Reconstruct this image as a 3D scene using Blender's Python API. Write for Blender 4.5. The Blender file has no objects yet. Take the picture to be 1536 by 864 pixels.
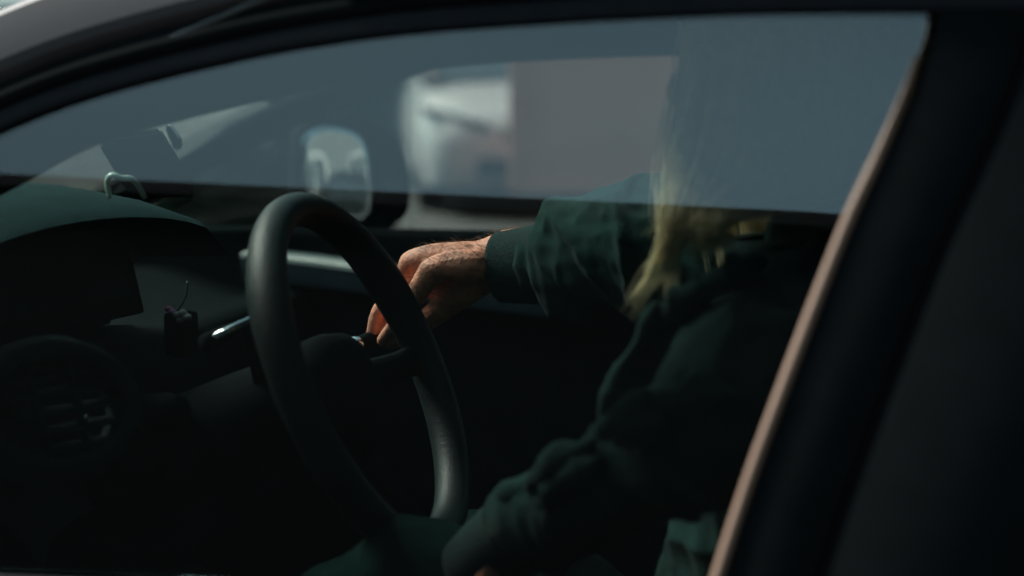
import bpy, bmesh, math, random
from mathutils import Vector, Matrix, noise
R = math.radians
sc = bpy.context.scene
COL = sc.collection
random.seed(7)

# ------------------------------------------------------------------ camera
FPX = 3000.0
TH, PH = R(25), math.atan(406 / 3000)
VV = Vector((-math.sin(TH) * math.cos(PH), math.cos(TH) * math.cos(PH), -math.sin(PH)))
VR = Vector((math.cos(TH), math.sin(TH), 0))
VU = VR.cross(VV)
CAM = Vector((0.972, -1.302, 1.40))
cd = bpy.data.cameras.new('camera')
cam = bpy.data.objects.new('camera', cd); COL.objects.link(cam)
M = Matrix((VR, VU, -VV)).transposed().to_4x4(); M.translation = CAM
cam.matrix_world = M
cd.sensor_width = 36; cd.lens = FPX * 36 / 1536
cd.clip_start = 0.05; cd.clip_end = 2000
cd.dof.use_dof = True; cd.dof.focus_distance = 2.24; cd.dof.aperture_fstop = 3.0
sc.camera = cam
sc.render.resolution_x, sc.render.resolution_y = 1024, 576

# ------------------------------------------------------------------ sky, sun, exposure
SUN_EL = R(44)
SD = Vector((-0.90, 0.19, 0.0)).normalized()
SD = (SD * math.cos(SUN_EL) + Vector((0, 0, math.sin(SUN_EL)))).normalized()   # direction towards the sun
CLOUD = 4.1   # where the broad cloud cover lies
w = bpy.data.worlds.new('World'); sc.world = w; w.use_nodes = True
nt = w.node_tree; bg = nt.nodes['Background']
sky = nt.nodes.new('ShaderNodeTexSky'); sky.sky_type = 'NISHITA'; sky.sun_disc = False
sky.sun_elevation = SUN_EL; sky.sun_rotation = math.atan2(SD.x, SD.y)
sky.air_density = 1.0; sky.dust_density = 3.0; sky.ozone_density = 1.0
hsv = nt.nodes.new('ShaderNodeHueSaturation'); hsv.inputs['Saturation'].default_value = 0.6
tint = nt.nodes.new('ShaderNodeMixRGB'); tint.blend_type = 'MULTIPLY'; tint.inputs[0].default_value = 1
tint.inputs[2].default_value = (0.69, 1.0, 0.97, 1)
nt.links.new(sky.outputs[0], hsv.inputs['Color']); nt.links.new(hsv.outputs[0], tint.inputs[1])
nt.links.new(tint.outputs[0], bg.inputs[0]); bg.inputs[1].default_value = 0.10
cn = nt.nodes.new('ShaderNodeTexNoise'); cn.inputs['Scale'].default_value = 0.9; cn.inputs['Detail'].default_value = 2
cm = nt.nodes.new('ShaderNodeMapRange'); cm.inputs[1].default_value = 0.3; cm.inputs[2].default_value = 0.7; cm.inputs[3].default_value = 0.45; cm.inputs[4].default_value = 1.4
cx = nt.nodes.new('ShaderNodeMixRGB'); cx.blend_type = 'MULTIPLY'; cx.inputs[0].default_value = 1
cmap = nt.nodes.new('ShaderNodeMapping'); cmap.inputs['Location'].default_value = (CLOUD, CLOUD * .7, 0.3)
nt.links.new(nt.nodes.new('ShaderNodeTexCoord').outputs['Generated'], cmap.inputs[0]); nt.links.new(cmap.outputs[0], cn.inputs['Vector']); nt.links.new(cn.outputs[0], cm.inputs[0])
nt.links.new(tint.outputs[0], cx.inputs[1]); nt.links.new(cm.outputs[0], cx.inputs[2]); nt.links.new(cx.outputs[0], bg.inputs[0])
sl = bpy.data.lights.new('sun', 'SUN'); sl.energy = 4.5; sl.angle = R(24); sl.color = (1.0, 0.95, 0.88)
so = bpy.data.objects.new('sun', sl); COL.objects.link(so)
so.rotation_euler = SD.to_track_quat('Z', 'Y').to_euler(); so.location = (0, 0, 20)
vs = sc.view_settings
vs.view_transform = 'Standard'; vs.look = 'None'; vs.gamma = 1; vs.exposure = 1.8
sc.cycles.max_bounces = 10; sc.cycles.transparent_max_bounces = 32; sc.cycles.diffuse_bounces = 5
sc.cycles.caustics_reflective = False; sc.cycles.caustics_refractive = False
sc.cycles.sample_clamp_indirect = 4; sc.cycles.use_denoising = True

# ------------------------------------------------------------------ helpers
def at(px, py, Y=None, X=None, Z=None, D=None):
    q = VV + VR * ((px - 768) / FPX) - VU * ((py - 432) / FPX)
    if D is not None: t = D
    elif Y is not None: t = (Y - CAM.y) / q.y
    elif X is not None: t = (X - CAM.x) / q.x
    else: t = (Z - CAM.z) / q.z
    return CAM + q * t

def yg(z): return 0.02 + 0.2 * (z - 0.95) + 0.2 * (z - 0.95) ** 2      # curved near-side glass
def atg(px, py):
    Y = 0.08
    for _ in range(8):
        p = at(px, py, Y=Y); Y = yg(p.z)
    return p

def tag(o, label=None, cat=None, group=None, kind=None):
    for k, v in (('label', label), ('category', cat), ('group', group), ('kind', kind)):
        if v: o[k] = v
    return o

def empty(name, loc, rz=0, **k):
    o = bpy.data.objects.new(name, None); COL.objects.link(o)
    o.location = loc; o.rotation_euler = (0, 0, rz); o.empty_display_size = .1
    return tag(o, **k)

def link(name, me, mat, parent=None, smooth=True, world=True):
    o = bpy.data.objects.new(name, me); COL.objects.link(o)
    if mat: me.materials.clear(); me.materials.append(mat)
    if smooth:
        for p in me.polygons: p.use_smooth = True
    if parent:
        o.parent = parent
        if world:
            o.matrix_parent_inverse = wm(parent).inverted()
    return o
def wm(o):
    m = o.matrix_basis.copy()
    if o.parent: m = wm(o.parent) @ o.matrix_parent_inverse @ m
    return m

def mb(bm, name, mat, parent=None, smooth=True, world=True, angle=None):
    bmesh.ops.recalc_face_normals(bm, faces=bm.faces)
    me = bpy.data.meshes.new(name); bm.to_mesh(me); bm.free()
    o = link(name, me, mat, parent, smooth, world)
    if smooth and angle is not None:
        for e in me.edges: pass
        bm2 = bmesh.new(); bm2.from_mesh(me)
        for e in bm2.edges:
            if len(e.link_faces) == 2 and e.calc_face_angle(0) > angle: e.smooth = False
        bm2.to_mesh(me); bm2.free()
    return o

def rings(bm, rs, closed_u=True, cap=True):
    vs_ = [[bm.verts.new(p) for p in r] for r in rs]
    n = len(rs[0])
    for a, b in zip(vs_, vs_[1:]):
        for i in range(n if closed_u else n - 1):
            j = (i + 1) % n
            try: bm.faces.new((a[i], a[j], b[j], b[i]))
            except ValueError: pass
    if cap and closed_u:
        bm.faces.new(vs_[0][::-1]); bm.faces.new(vs_[-1])
    return vs_

def frames(path, up=Vector((0, 0, 1))):
    out = []
    n = len(path)
    for i in range(n):
        t = (path[min(i + 1, n - 1)] - path[max(i - 1, 0)]).normalized()
        if i == 0:
            s = t.cross(up)
            if s.length < 1e-4: s = t.cross(Vector((1, 0, 0)))
            s.normalize()
        else:
            s = (out[-1][1] - t * out[-1][1].dot(t)).normalized()
        out.append((t, s, s.cross(t)))
    return out

def tube(bm, path, rad, n=10, cap=True, up=Vector((0, 0, 1))):
    path = [Vector(p) for p in path]
    fr = frames(path, up); rs = []
    for i, (p, (t, s, u)) in enumerate(zip(path, fr)):
        r = rad[i] if isinstance(rad, (list, tuple)) else rad
        a, b = r if isinstance(r, (list, tuple)) else (r, r)
        rs.append([p + s * math.cos(k * 2 * math.pi / n) * a + u * math.sin(k * 2 * math.pi / n) * b for k in range(n)])
    rings(bm, rs, True, cap)

def section(bm, path, outs, norms, prof, closed=True):
    """sweep a profile [(a along out, b along normal)] along a path"""
    rs = [[p + o * a + n_ * b for a, b in prof] for p, o, n_ in zip(path, outs, norms)]
    rings(bm, rs, closed, closed)

def spline(pts, m=8):
    pts = [Vector(p) for p in pts]; out = []
    P = [pts[0] * 2 - pts[1]] + pts + [pts[-1] * 2 - pts[-2]]
    for i in range(1, len(P) - 2):
        for k in range(m):
            t = k / m; a, b, c, d = P[i - 1], P[i], P[i + 1], P[i + 2]
            out.append(0.5 * ((2 * b) + (c - a) * t + (2 * a - 5 * b + 4 * c - d) * t * t + (3 * b - a - 3 * c + d) * t ** 3))
    out.append(pts[-1]); return out
def lerp_list(v, m):
    out = []
    for a, b in zip(v, v[1:]):
        for k in range(m): out.append(a + (b - a) * k / m)
    out.append(v[-1]); return out

def interp(x, xs, ys):
    if x <= xs[0]: return ys[0]
    for a, b, c, d in zip(xs, xs[1:], ys, ys[1:]):
        if x <= b: return c + (d - c) * (x - a) / (b - a)
    return ys[-1]

def boxb(bm, c, s, rot=None, bev=0.0):
    r = bmesh.ops.create_cube(bm, size=1)
    vv = r['verts']
    bmesh.ops.scale(bm, vec=Vector(s), verts=vv)
    if bev:
        ed = list({e for v in vv for e in v.link_edges})
        g = bmesh.ops.bevel(bm, geom=ed, offset=bev, segments=2, affect='EDGES', profile=0.6)
        vv = list({v for f in g['faces'] for v in f.verts} | {v for v in vv if v.is_valid})
    if rot is not None: bmesh.ops.transform(bm, matrix=rot.to_4x4(), verts=vv)
    bmesh.ops.translate(bm, vec=Vector(c), verts=vv)

def ball(bm, c, r, seg=12):
    g = bmesh.ops.create_uvsphere(bm, u_segments=seg, v_segments=max(6, seg // 2 + 2), radius=1)
    s = r if isinstance(r, (list, tuple)) else (r, r, r)
    bmesh.ops.scale(bm, vec=Vector(s), verts=g['verts'])
    bmesh.ops.translate(bm, vec=Vector(c), verts=g['verts'])

def prism(bm, pts, d):
    a = [bm.verts.new(Vector(p)) for p in pts]; b = [bm.verts.new(Vector(p) + Vector(d)) for p in pts]
    n = len(pts)
    bm.faces.new(a); bm.faces.new(b[::-1])
    for i in range(n): bm.faces.new((a[i], b[i], b[(i + 1) % n], a[(i + 1) % n]))

def sheet(bm, grid_pts, thick=None):
    """grid of points -> sheet; thick: vector function offset for a closed slab"""
    top = [[bm.verts.new(p) for p in row] for row in grid_pts]
    for a, b in zip(top, top[1:]):
        for i in range(len(a) - 1): bm.faces.new((a[i], a[i + 1], b[i + 1], b[i]))
    if thick is not None:
        bot = [[bm.verts.new(Vector(p) + thick) for p in row] for row in grid_pts]
        for a, b in zip(bot, bot[1:]):
            for i in range(len(a) - 1): bm.faces.new((a[i], b[i], b[i + 1], a[i + 1]))
        loop = [(r, 0) for r in range(len(top))] + [(len(top) - 1, c) for c in range(1, len(top[0]))] + \
               [(r, len(top[0]) - 1) for r in range(len(top) - 2, -1, -1)] + [(0, c) for c in range(len(top[0]) - 2, 0, -1)]
        for (r0, c0), (r1, c1) in zip(loop, loop[1:] + loop[:1]):
            bm.faces.new((top[r0][c0], top[r1][c1], bot[r1][c1], bot[r0][c0]))

# ------------------------------------------------------------------ materials
def mat(name, col, rough=0.6, metal=0.0, var=0.12, scale=40, bump=0.0, bscale=200, spec=0.5, coat=0.0, sheen=0.0, wave=None, sss=0, stretch=None):
    m = bpy.data.materials.new(name); m.use_nodes = True
    t = m.node_tree; b = t.nodes['Principled BSDF']; L = t.links.new
    b.inputs['Roughness'].default_value = rough; b.inputs['Metallic'].default_value = metal
    b.inputs['Specular IOR Level'].default_value = spec
    b.inputs['Coat Weight'].default_value = coat; b.inputs['Coat Roughness'].default_value = 0.08
    b.inputs['Sheen Weight'].default_value = sheen
    if sss:
        b.inputs['Subsurface Weight'].default_value = sss; b.inputs['Subsurface Radius'].default_value = (0.6, 0.25, 0.12)
        b.inputs['Subsurface Scale'].default_value = 0.008
    tc = t.nodes.new('ShaderNodeTexCoord')
    src = tc.outputs['Object']
    if stretch:
        mp = t.nodes.new('ShaderNodeMapping'); mp.inputs['Scale'].default_value = stretch
        L(src, mp.inputs[0]); src = mp.outputs[0]
    n = t.nodes.new('ShaderNodeTexNoise'); n.inputs['Scale'].default_value = scale; n.inputs['Detail'].default_value = 5
    L(src, n.inputs['Vector'])
    cr = t.nodes.new('ShaderNodeValToRGB')
    cr.color_ramp.elements[0].position = 0.3; cr.color_ramp.elements[1].position = 0.7
    cr.color_ramp.elements[0].color = (*[c * (1 - var) for c in col], 1)
    cr.color_ramp.elements[1].color = (*[min(1, c * (1 + var)) for c in col], 1)
    L(n.outputs[0], cr.inputs[0]); L(cr.outputs[0], b.inputs['Base Color'])
    mr = t.nodes.new('ShaderNodeMapRange'); mr.inputs[3].default_value = max(0, rough - 0.06); mr.inputs[4].default_value = min(1, rough + 0.06)
    L(n.outputs[0], mr.inputs[0]); L(mr.outputs[0], b.inputs['Roughness'])
    if bump or wave:
        bp = t.nodes.new('ShaderNodeBump'); bp.inputs['Strength'].default_value = bump or 0.5; bp.inputs['Distance'].default_value = 0.002
        if wave:
            wv = t.nodes.new('ShaderNodeTexWave'); wv.inputs['Scale'].default_value = wave; wv.inputs['Distortion'].default_value = 0.6
            wv.bands_direction = 'Y'; L(src, wv.inputs['Vector']); L(wv.outputs['Fac'], bp.inputs['Height'])
        else:
            n2 = t.nodes.new('ShaderNodeTexNoise'); n2.inputs['Scale'].default_value = bscale; n2.inputs['Detail'].default_value = 3
            L(src, n2.inputs['Vector']); L(n2.outputs[0], bp.inputs['Height'])
        L(bp.outputs[0], b.inputs['Normal'])
    return m

def glass_mat(name, tintc, k=1.0, base=0.043):
    m = bpy.data.materials.new(name); m.use_nodes = True
    t = m.node_tree; t.nodes.clear(); L = t.links.new
    o = t.nodes.new('ShaderNodeOutputMaterial'); mx = t.nodes.new('ShaderNodeMixShader')
    tr = t.nodes.new('ShaderNodeBsdfTransparent'); tr.inputs[0].default_value = (*tintc, 1)
    gl = t.nodes.new('ShaderNodeBsdfGlossy'); gl.inputs['Roughness'].default_value = 0.0
    lw = t.nodes.new('ShaderNodeLayerWeight'); lw.inputs[0].default_value = 0.5
    p = t.nodes.new('ShaderNodeMath'); p.operation = 'POWER'; p.inputs[1].default_value = 5
    q = t.nodes.new('ShaderNodeMath'); q.operation = 'MULTIPLY_ADD'; q.inputs[1].default_value = 0.95; q.inputs[2].default_value = base
    L(lw.outputs['Facing'], p.inputs[0]); L(p.outputs[0], q.inputs[0])
    q2 = t.nodes.new('ShaderNodeMath'); q2.operation = 'MULTIPLY'; q2.inputs[1].default_value = k; q2.use_clamp = True
    L(q.outputs[0], q2.inputs[0]); L(q2.outputs[0], mx.inputs[0])
    L(tr.outputs[0], mx.inputs[1]); L(gl.outputs[0], mx.inputs[2]); L(mx.outputs[0], o.inputs[0])
    return m

MT = dict(
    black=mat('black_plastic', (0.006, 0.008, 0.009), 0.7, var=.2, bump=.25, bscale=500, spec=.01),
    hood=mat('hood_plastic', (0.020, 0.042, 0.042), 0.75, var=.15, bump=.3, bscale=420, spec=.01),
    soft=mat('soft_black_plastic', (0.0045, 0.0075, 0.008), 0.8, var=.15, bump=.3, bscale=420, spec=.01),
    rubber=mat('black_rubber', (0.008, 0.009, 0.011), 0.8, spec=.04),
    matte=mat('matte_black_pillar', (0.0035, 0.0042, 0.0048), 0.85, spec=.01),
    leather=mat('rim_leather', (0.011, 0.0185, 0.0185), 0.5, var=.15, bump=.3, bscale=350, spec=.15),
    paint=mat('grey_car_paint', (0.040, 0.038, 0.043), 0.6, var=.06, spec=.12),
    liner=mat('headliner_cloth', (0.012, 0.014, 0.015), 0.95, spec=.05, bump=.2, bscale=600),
    trim=mat('trim_beige_reflection', (0.17, 0.098, 0.066), 0.6, var=.08, scale=15),  # beige of a reflection along the window channel, put into the strip's colour
    light=mat('pale_door_trim', (0.85, 0.82, 0.72), 0.5),
    panel=mat('dash_panel', (0.05, 0.075, 0.085), 0.5, bump=.2, bscale=350),
    chrome=mat('chrome', (0.75, 0.77, 0.78), 0.18, 1.0, var=.04),
    clip=mat('pale_green_plastic', (0.55, 0.72, 0.55), 0.3, var=.1),
    screen=mat('display_glass', (0.007, 0.015, 0.016), 0.7, spec=.02),
    skin=mat('skin', (0.64, 0.255, 0.155), 0.6, var=.38, scale=75, bump=.7, bscale=260, spec=.35, sss=.12),
    hair=mat('blonde_hair', (0.84, 0.70, 0.46), 0.4, var=.3, scale=25, spec=.4),
    armhair=mat('arm_hair', (0.20, 0.10, 0.05), 0.6),
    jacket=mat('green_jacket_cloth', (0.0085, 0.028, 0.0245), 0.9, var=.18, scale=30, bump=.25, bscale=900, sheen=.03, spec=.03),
    knit=mat('knit_cuff', (0.017, 0.034, 0.033), 0.95, var=.35, scale=500, bump=.6, bscale=500, sheen=.05, spec=.02),
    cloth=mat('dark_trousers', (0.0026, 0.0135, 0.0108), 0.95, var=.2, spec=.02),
    slat=mat('vent_slat', (0.012, 0.021, 0.022), 0.75, spec=.02),
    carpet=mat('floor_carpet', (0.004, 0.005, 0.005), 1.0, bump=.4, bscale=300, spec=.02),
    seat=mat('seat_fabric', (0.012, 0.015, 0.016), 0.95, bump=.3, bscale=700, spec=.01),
    asphalt=mat('asphalt', (0.060, 0.062, 0.062), 0.9, var=.35, scale=6, bump=.5, bscale=90),
    slab=mat('paving', (0.20, 0.20, 0.19), 0.9, var=.2, scale=3),
    kerbm=mat('kerb_stone', (0.27, 0.27, 0.26), 0.85, var=.2, scale=4),
    line=mat('road_paint', (0.62, 0.62, 0.60), 0.7, var=.25, scale=12),
    white=mat('white_car_paint', (0.40, 0.38, 0.37), 0.35, var=.03, coat=.4),
    brown=mat('brown_truck_paint', (0.78, 0.33, 0.22), 0.6, var=.10, scale=2.5),
    dark=mat('dark_cladding', (0.011, 0.014, 0.015), 0.9, var=.25, scale=4, spec=.1),
    roofm=mat('roof_felt', (0.03, 0.03, 0.032), 0.95, spec=.1),
    pale=mat('pale_render', (0.46, 0.47, 0.45), 0.9, var=.12, scale=1.5),
    frame=mat('window_frame_paint', (0.75, 0.72, 0.70), 0.5),
    wglass=mat('house_glass', (0.03, 0.04, 0.045), 0.08, spec=.6),
    leaf=mat('dark_leaf', (0.028, 0.050, 0.032), 0.75, var=.5, scale=3, spec=.15),
    bark=mat('bark', (0.07, 0.05, 0.035), 0.9, var=.3, scale=20),
    lamp=mat('headlamp_glass', (0.05, 0.055, 0.06), 0.1, spec=.7),
    tyre=mat('tyre_rubber', (0.015, 0.015, 0.015), 0.85),
    alloy=mat('alloy_rim', (0.45, 0.46, 0.47), 0.35, 0.9),
    pink=mat('pink_bead', (0.45, 0.12, 0.25), 0.25),
    bead=mat('clear_bead', (0.45, 0.36, 0.34), 0.15),
    cord=mat('cord', (0.12, 0.14, 0.13), 0.7),
)
MT['glass'] = glass_mat('side_glass', (0.57, 0.59, 0.58), 1.5)
MT['screenglass'] = glass_mat('windscreen_glass', (0.93, 0.965, 0.955))
MT['cabglass'] = mat('tinted_car_glass', (0.02, 0.028, 0.03), 0.06, spec=.6)
MT['rearglass'] = mat('dark_privacy_glass', (0.004, 0.005, 0.006), 0.35, spec=.12)
_mm = bpy.data.materials.new('mirror_silver'); _mm.use_nodes = True
_b = _mm.node_tree.nodes['Principled BSDF']; _b.inputs['Metallic'].default_value = 1; _b.inputs['Roughness'].default_value = 0.02
_b.inputs['Base Color'].default_value = (0.60, 0.63, 0.63, 1); MT['mirror'] = _mm

# ------------------------------------------------------------------ ground
def flat(name, x0, x1, y0, y1, z, m, n=1):
    bm = bmesh.new()
    sheet(bm, [[Vector((x0 + (x1 - x0) * i / n, y0 + (y1 - y0) * j / n, z)) for i in range(n + 1)] for j in range(n + 1)])
    o = mb(bm, name, m, None, False); tag(o, kind='structure'); return o
flat('ground', -900, 900, -900, 900, 0.0, MT['asphalt'])
bm = bmesh.new(); boxb(bm, (0, -4.9, 0.06), (120, 2.6, 0.12)); tag(mb(bm, 'pavement', MT['slab'], None, False), kind='structure')
bm = bmesh.new(); boxb(bm, (0, -3.52, 0.065), (120, 0.15, 0.13), bev=.015); tag(mb(bm, 'kerb', MT['kerbm'], None, False), kind='structure')
for k in range(6):
    bm = bmesh.new(); boxb(bm, (-14 + k * 2.6, 15.0, 0.004), (0.1, 4.6, 0.006)); tag(mb(bm, 'parking_line', MT['line'], None, False), kind='structure')

# ------------------------------------------------------------------ background: cars
def wheel_parts(parent, c, r=0.32, wdt=0.21):
    g = bpy.data.objects.new('wheel', None)
    bm = bmesh.new()
    prof = [(r * .62, -.5), (r * .92, -.5), (r, -.36), (r, .36), (r * .92, .5), (r * .62, .5)]
    rs = [[Vector((math.cos(a) * q, b * wdt, math.sin(a) * q)) for q, b in prof] for a in [k * math.pi / 12 for k in range(24)]]
    v = [[bm.verts.new(p) for p in rr] for rr in rs]
    for i in range(24):
        for j in range(6): bm.faces.new((v[i][j], v[(i + 1) % 24][j], v[(i + 1) % 24][(j + 1) % 6], v[i][(j + 1) % 6]))
    t = mb(bm, 'wheel', MT['tyre'], parent, True, world=False); t.location = c
    bm = bmesh.new()
    for k in range(10):
        a = k * math.pi / 5
        boxb(bm, (math.cos(a) * r * .32, 0, math.sin(a) * r * .32), (r * .62, wdt * .7, .045), Matrix.Rotation(-a, 3, 'Y'))
    bmesh.ops.create_cone(bm, cap_ends=True, segments=16, radius1=.07, radius2=.07, depth=wdt * .85, matrix=Matrix.Rotation(R(90), 4, 'X'))
    mb(bm, 'rim', MT['alloy'], t, False, world=False)

def make_car(loc, rz, paint, label, L=4.2, W=1.76, H=1.46, group=None):
    """front of the car looks along local -X; centre of footprint at loc"""
    g = empty('parked_car', loc, rz, label=label, cat='car', group=group)
    hl, hw = L / 2, W / 2
    bm = bmesh.new()
    st = [(-hl, .70, .32, .55), (-hl + .06, .84, .22, .66), (-hl + .25, .94, .19, .76), (-hl + .7, .99, .18, .87), (-hl + 1.15, 1, .18, .95), (0, 1, .18, .98), (hl - .8, 1, .18, 1.0), (hl - .25, .97, .2, 1.0), (hl - .05, .9, .24, .95), (hl, .78, .34, .8)]
    rs = []
    for x, k, zb, zt in st:
        r = []
        for (a, b) in [(-.8, 0), (-.97, .06), (-1, .3), (-1, .62), (-.96, .82), (-.88, .94), (-.6, .99), (0, 1.02), (.6, .99), (.88, .94), (.96, .82), (1, .62), (1, .3), (.97, .06), (.8, 0)]:
            r.append(Vector((x, a * hw * k, zb + (zt - zb) * b)))
        rs.append(r)
    rings(bm, rs); mb(bm, 'body', paint, g, True, world=False, angle=R(50))
    bm = bmesh.new()
    st = [(-hl + 1.0, .86, .93, .95), (-hl + 1.75, .80, .97, H - .06), (-.1, .80, .98, H - .02), (hl - 1.1, .78, .98, H - .05), (hl - .35, .80, .98, .99)]
    rs = []
    for x, k, zb, zt in st:
        rs.append([Vector((x, a * hw * (k + .1 * (1 - b)), zb + (zt - zb) * b)) for a, b in [(-1, 0), (-.97, .5), (-.9, .93), (-.6, 1), (.6, 1), (.9, .93), (.97, .5), (1, 0)]])
    rings(bm, rs); mb(bm, 'window', MT['cabglass'], g, True, world=False, angle=R(30))
    bm = bmesh.new()
    sheet(bm, [[Vector((x, a * hw * .72, z + .008 - .03 * abs(a) ** 3)) for a in (-1, -.6, 0, .6, 1)] for x, z in ((-hl + 1.7, H - .06), (-.1, H), (hl - 1.05, H - .04))], Vector((0, 0, .025)))
    mb(bm, 'roof', paint, g, True, world=False)
    for s in (-1, 1):
        bm = bmesh.new(); tube(bm, [Vector((-hl + .98, s * hw * .86, .95)), Vector((-hl + 1.72, s * hw * .76, H - .03)), Vector((-.1, s * hw * .755, H + .0)), Vector((hl - 1.08, s * hw * .74, H - .03)), Vector((hl - .36, s * hw * .82, 1.0))], .035, 6)
        mb(bm, 'roof_pillar', paint, g, True, world=False)
        bm = bmesh.new()
        prism(bm, [(-hl + .06, s * hw * .40, .60), (-hl + .10, s * hw * .62, .615), (-hl + .24, s * hw * .90, .69), (-hl + .42, s * hw * .965, .75), (-hl + .36, s * hw * .93, .77), (-hl + .18, s * hw * .72, .73), (-hl + .07, s * hw * .45, .66)], (-.05, s * .02, .008))
        mb(bm, 'headlight', MT['lamp'], g, False, world=False)
        bm = bmesh.new(); ball(bm, (-hl + 1.3, s * (hw + .1), 1.02), (.07, .1, .07)); mb(bm, 'door_mirror', paint, g, True, world=False)
        for x in (-hl + .85, hl - .8): wheel_parts(g, (x, s * (hw - .12), .32))
    bm = bmesh.new(); boxb(bm, (-hl + .0, 0, .36), (.12, hw * 1.1, .12), bev=.03); mb(bm, 'grille', MT['black'], g, False, world=False)
    bm = bmesh.new(); boxb(bm, (-hl + .03, 0, .60), (.10, hw * .7, .05), bev=.012); mb(bm, 'bumper_strip', MT['black'], g, False, world=False)
    return g

hv = Vector((VV.x, VV.y, 0)).normalized(); head = math.atan2(hv.y, hv.x)   # a car facing the camera looks along -hv
def groundpt(px, D):
    p = at(px, 432, D=D); return Vector((p.x, p.y, 0))
p = groundpt(772, 16.2)
make_car(p, head + R(6), MT['white'], 'white parked car facing the driver\'s car, seen blurred through the far window', group=None)

# brown box truck
def make_truck(loc, rz):
    g = empty('box_truck', loc, rz, label='brown box truck parked beside the white car, its plain side panel in view', cat='truck')
    def bx(name, c, s, m, bev=.02):
        bm = bmesh.new(); boxb(bm, c, s, bev=bev); return mb(bm, name, m, g, False, world=False)
    # local +X runs to the right of the picture, +Y away; left rear corner at the origin
    bx('cargo_box', (2.1, 1.1, 1.65), (4.2, 2.2, 2.40), MT['brown'])
    for x in (0.0, 4.2): bx('corner_post', (x, -.012, 1.65), (.06, .05, 2.44), MT['brown'], .01)
    for z in (.46, 2.86): bx('edge_rail', (2.1, -.012, z), (4.26, .05, .06), MT['brown'], .01)
    bx('chassis', (2.6, 1.1, .58), (5.2, 1.0, .14), MT['black'])
    bx('cab', (5.15, 1.1, 1.35), (1.6, 2.0, 1.7), MT['brown'], .18)
    bx('side_window', (5.25, .095, 1.65), (.9, .02, .6), MT['cabglass'], .005)
    bx('windscreen', (5.955, 1.1, 1.65), (.02, 1.7, .7), MT['cabglass'], .005)
    bx('bumper', (5.98, 1.1, .5), (.14, 2.0, .25), MT['black'])
    for x in (2.0, 5.15):
        for y in (.22, 1.98): wheel_parts(g, (x, y, .42), .42, .25)
    return g
make_truck(groundpt(772, 11.2), TH)

# hedge: a dark evergreen, leafy mass on a stem
def leaves(bm, c, rad, n, s):
    for _ in range(n):
        d = Vector((random.gauss(0, 1), random.gauss(0, 1), random.gauss(0, 1))).normalized()
        r = random.uniform(.55, 1.05)
        p = Vector(c) + Vector((d.x * rad[0], d.y * rad[1], d.z * rad[2])) * r
        a = Vector((random.gauss(0, 1), random.gauss(0, 1), random.gauss(0, 1))).normalized()
        b = a.orthogonal().normalized(); l = s * random.uniform(.7, 1.3)
        v = [bm.verts.new(p + a * l), bm.verts.new(p + b * l * .4), bm.verts.new(p - a * l), bm.verts.new(p - b * l * .4)]
        bm.faces.new(v)
def shrub(loc, clumps, label, stems=3, leaf=.06):
    g = empty('shrub', loc, 0, label=label, cat='shrub')
    bm = bmesh.new()
    for c, r, n in clumps: leaves(bm, c, r, n, leaf)
    o = mb(bm, 'crown', MT['leaf'], g, False, world=False)
    bm = bmesh.new()
    for k in range(stems):
        c = clumps[k % len(clumps)][0]
        tube(bm, [Vector((c[0] * .8, c[1] * .8, 0)), Vector((c[0] * .9, c[1] * .9, c[2] * .5)), Vector(c)], [.05, .04, .02], 7)
    mb(bm, 'stem', MT['bark'], g, True, world=False)
    return g
# positions in a local frame: right = VR, away = hv
def loc_rel(base, a, b, z): return (VR * a + hv * b + Vector((0, 0, z)))
base = groundpt(470, 10.2)
cl = []
for a, hgt, w_ in ((-.62, .62, .2), (-.42, .72, .22), (-.22, .85, .22), (0, 1.1, .22), (.17, 1.4, .2), (.29, 1.7, .17)):
    for z in [hgt * t for t in (.2, .45, .7, .9)]:
        q = loc_rel(base, a, 0, z); cl.append(((q.x, q.y, q.z), (w_, w_, hgt * .2), 420))
shrub(base, cl, 'dark evergreen shrub in front of the pale building, sloping down to the left', leaf=.045)

# buildings
def building(loc, rz, w_, d_, h_, wallm, label, cols, rows, name='building', roof=True):
    g = empty(name, loc, rz, label=label, cat='building')
    bm = bmesh.new(); boxb(bm, (0, d_ / 2, h_ / 2), (w_, d_, h_)); mb(bm, 'wall', wallm, g, False, world=False)
    bm = bmesh.new(); boxb(bm, (0, d_ / 2, h_ + .12), (w_ + .5, d_ + .5, .24), bev=.03); mb(bm, 'roof', MT['roofm'], g, False, world=False)
    bm = bmesh.new(); boxb(bm, (0, -.03, .25), (w_ + .08, .1, .5), bev=.01); mb(bm, 'plinth', MT['kerbm'] if wallm is not MT['dark'] else MT['slab'], g, False, world=False)
    for i in range(cols):
        for j in range(rows):
            x = -w_ / 2 + (i + .5) * w_ / cols; z = 1.5 + j * 2.7
            bm = bmesh.new()
            for dx, dz, sx, sz in ((-.55, 0, .1, 1.5), (.55, 0, .1, 1.5), (0, .7, 1.2, .1), (0, -.7, 1.3, .1), (0, 0, .06, 1.4)): boxb(bm, (x + dx, -.05, z + dz), (sx, .12 + .001 * dx, sz))
            f = mb(bm, 'window', MT['frame'], g, False, world=False)
            bm = bmesh.new(); boxb(bm, (x, -.015, z), (1.05, .03, 1.35)); mb(bm, 'pane', MT['wglass'], f, False, world=False)
    return g
building(groundpt(330, 19) + Vector((0, 0, 0)), R(-38), 4.8, 6, 3.2, MT['pale'], 'low pale building seen through the windscreen behind the dark shrub', 0, 0)
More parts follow.
